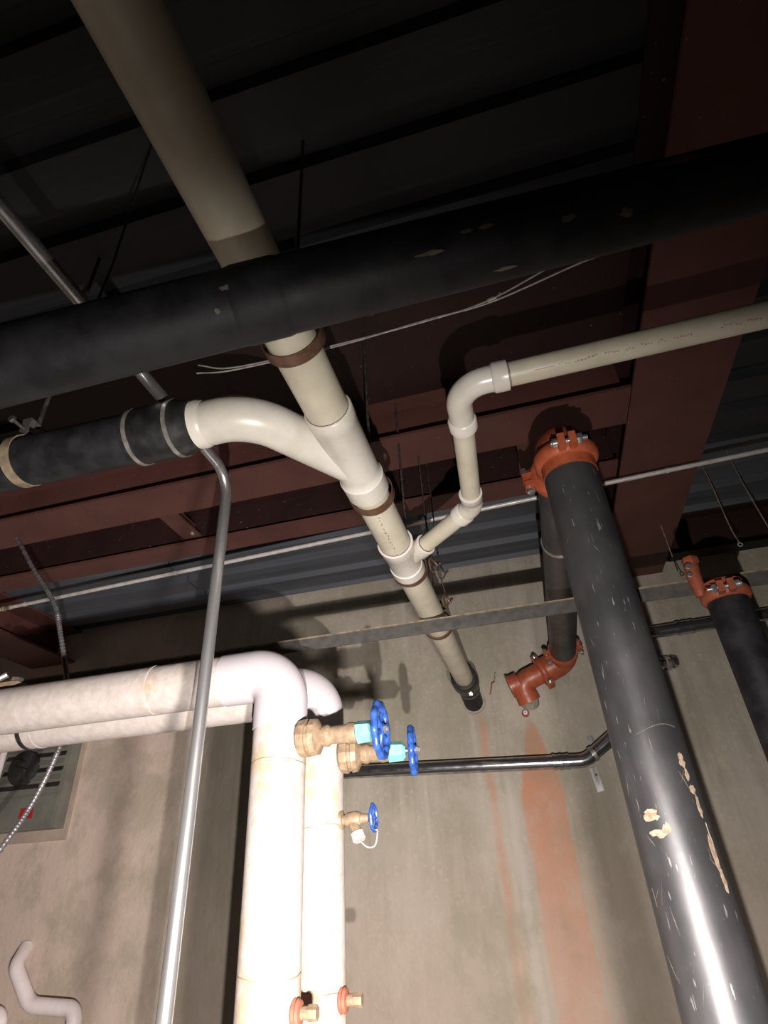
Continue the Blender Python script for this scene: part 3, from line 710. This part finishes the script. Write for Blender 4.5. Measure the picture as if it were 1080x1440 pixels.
# threaded stub on wall behind the riser
t = thing('threaded_stub', (.82, 3.85, 2.65), 'short shiny threaded fitting on the wall right of the large riser', 'fitting')
m = MB().lathe((.68, 3.845, 2.640), (1, 0, .03), [(0, .03), (.02, .03)]+[(.02+.012*k, .043 if k % 2 else .036) for k in range(19)]+[(.250, .034), (.257, .028)], 20)
build('thread', m, 'chrome', t, ang=20)
m = MB(); hexnut(m, (.86, 3.845, 2.645), (1, 0, .03), .03, .046); build('locknut', m, 'steelband', t, ang=25)
# little round nozzle weeping rust
t = thing('weep_nozzle', (-.04, 3.88, 2.455), 'tiny round nozzle in the wall at the head of the broad rust streak', 'nozzle')
build('flange', MB().lathe((-.04, 3.905, 2.455), (0, -1, 0), [(0, .026), (.012, .024), (.014, .018)], 20), 'rust', t)
build('tip', MB().lathe((-.04, 3.892, 2.455), (0, -1, 0), [(0, .013), (.018, .013), (.020, .009)], 16), 'pink', t)
build('bore', MB().lathe((-.04, 3.873, 2.455), (0, -1, 0), [(0, .005), (.001, .005)], 10), 'dark_hole_and_shadow', t)
# lifting hook by the sleeve
t = thing('wire_hook', (-.22, 3.88, 2.67), 'small bent wire hook in the wall beside the black drain sleeve', 'hook')
build('wire', MB().tube([(-.245, 3.90, 2.60), (-.22, 3.86, 2.66), (-.20, 3.85, 2.665)], .004, 8), 'rust', t)
build('tip', MB().tube([(-.20, 3.85, 2.665), (-.185, 3.85, 2.72)], .0035, 8), 'wire', t)

# electrical cabinet on a pale backboard
t = thing('backboard', (-3.62, 3.88, 2.25), 'pale painted backboard on the wall behind the grey cabinet', 'board')
build('panel', MB().box((-4.7, 3.880, 1.96), (-3.33, 3.90, 2.75)), 'board', t, smooth=False)
m = MB(); m.box((-4.7, 3.868, 2.05), (-4.00, 3.88, 2.75)); build('upright', m, 'board', t, smooth=False)
t = thing('electrical_cabinet', (-3.64, 3.80, 2.0), 'grey electrical cabinet with a small red label below the lagged pipes', 'cabinet')
build('body', MB().box((-3.93, 3.78, 2.03), (-3.36, 3.88, 2.70)), 'grey_paint', t, smooth=False)
build('top_door', MB().box((-3.915, 3.768, 2.255), (-3.375, 3.78, 2.69)), 'grey_paint', t, smooth=False)
dr = build('bottom_door', MB().box((-3.915, 3.768, 2.045), (-3.375, 3.78, 2.243)), 'grey_paint', t, smooth=False)
build('red_label', MB().box((-3.66, 3.765, 2.10), (-3.55, 3.768, 2.17)), 'redtag', dr, smooth=False)
for k in range(7):
    z = 2.31+k*.052; m = MB().obox((-3.64, 3.764, z), (.26, 0, 0), (0, .003, .0), (0, .006, .016)); build('louvre', m, 'grey_paint' if k % 2 else 'dark_hole_and_shadow', t, smooth=False)
m = MB().lathe((-3.72, 3.77, 2.44), (0, -1, 0), [(0, .13), (.03, .12), (.05, .06), (.09, .05), (.095, .02)], 20); build('clamp_shadow_disc', m, 'dark_hole_and_shadow', t)  # dark solid standing in for a pipe clamp's shadow on the box
m = MB().tube([(-3.72, 3.69, 2.44), (-3.62, 3.67, 2.40), (-3.60, 3.67, 2.33)], .02, 10); build('clamp_shadow_arm', m, 'dark_hole_and_shadow', t)  # arm of the same modelled clamp shadow
t = thing('upright_conduit', (-3.98, 3.83, 2.2), 'bright white vertical conduit at the left edge beside the grey cabinet', 'conduit')
build('tube', MB().lathe((-4.03, 3.84, 1.2), (0, 0, 1), [(0, .028), (1.6, .028)], 20), 'pink', t)
build('coupling', MB().lathe((-4.03, 3.84, 1.70), (0, 0, 1), [(0, .033), (.06, .033)], 20), 'pink', t)
# pinkish white pipes bottom left
t = thing('painted_pipe', (-3.1, 3.80, 1.0), 'pinkish-white painted pipe with two bends at the bottom left', 'pipe')
pp = fillet([(-3.46, 3.90, 1.36), (-3.40, 3.78, 1.27), (-3.235, 3.78, 1.085), (-2.905, 3.78, 1.062), (-2.875, 3.78, .05)], [.10, .13, .06], 12)
build('tube', MB().tube(pp, .042, 24), 'pink', t)
build('foot', MB().lathe((-2.875, 3.78, 0), (0, 0, 1), [(0, .07), (.03, .07), (.05, .04)], 20), 'pink', t)
t = thing('painted_pipe', (-3.5, 3.8, .95), 'pinkish-white painted pipe end in the bottom left corner, lower one', 'pipe')
pp = fillet([(-3.9, 3.82, 1.10), (-3.43, 3.80, 1.045), (-3.36, 3.80, .05)], [.06], 10)
build('tube', MB().tube(pp, .034, 24), 'pink', t)
build('foot', MB().lathe((-3.36, 3.80, 0), (0, 0, 1), [(0, .07), (.03, .07), (.05, .04)], 20), 'pink', t)
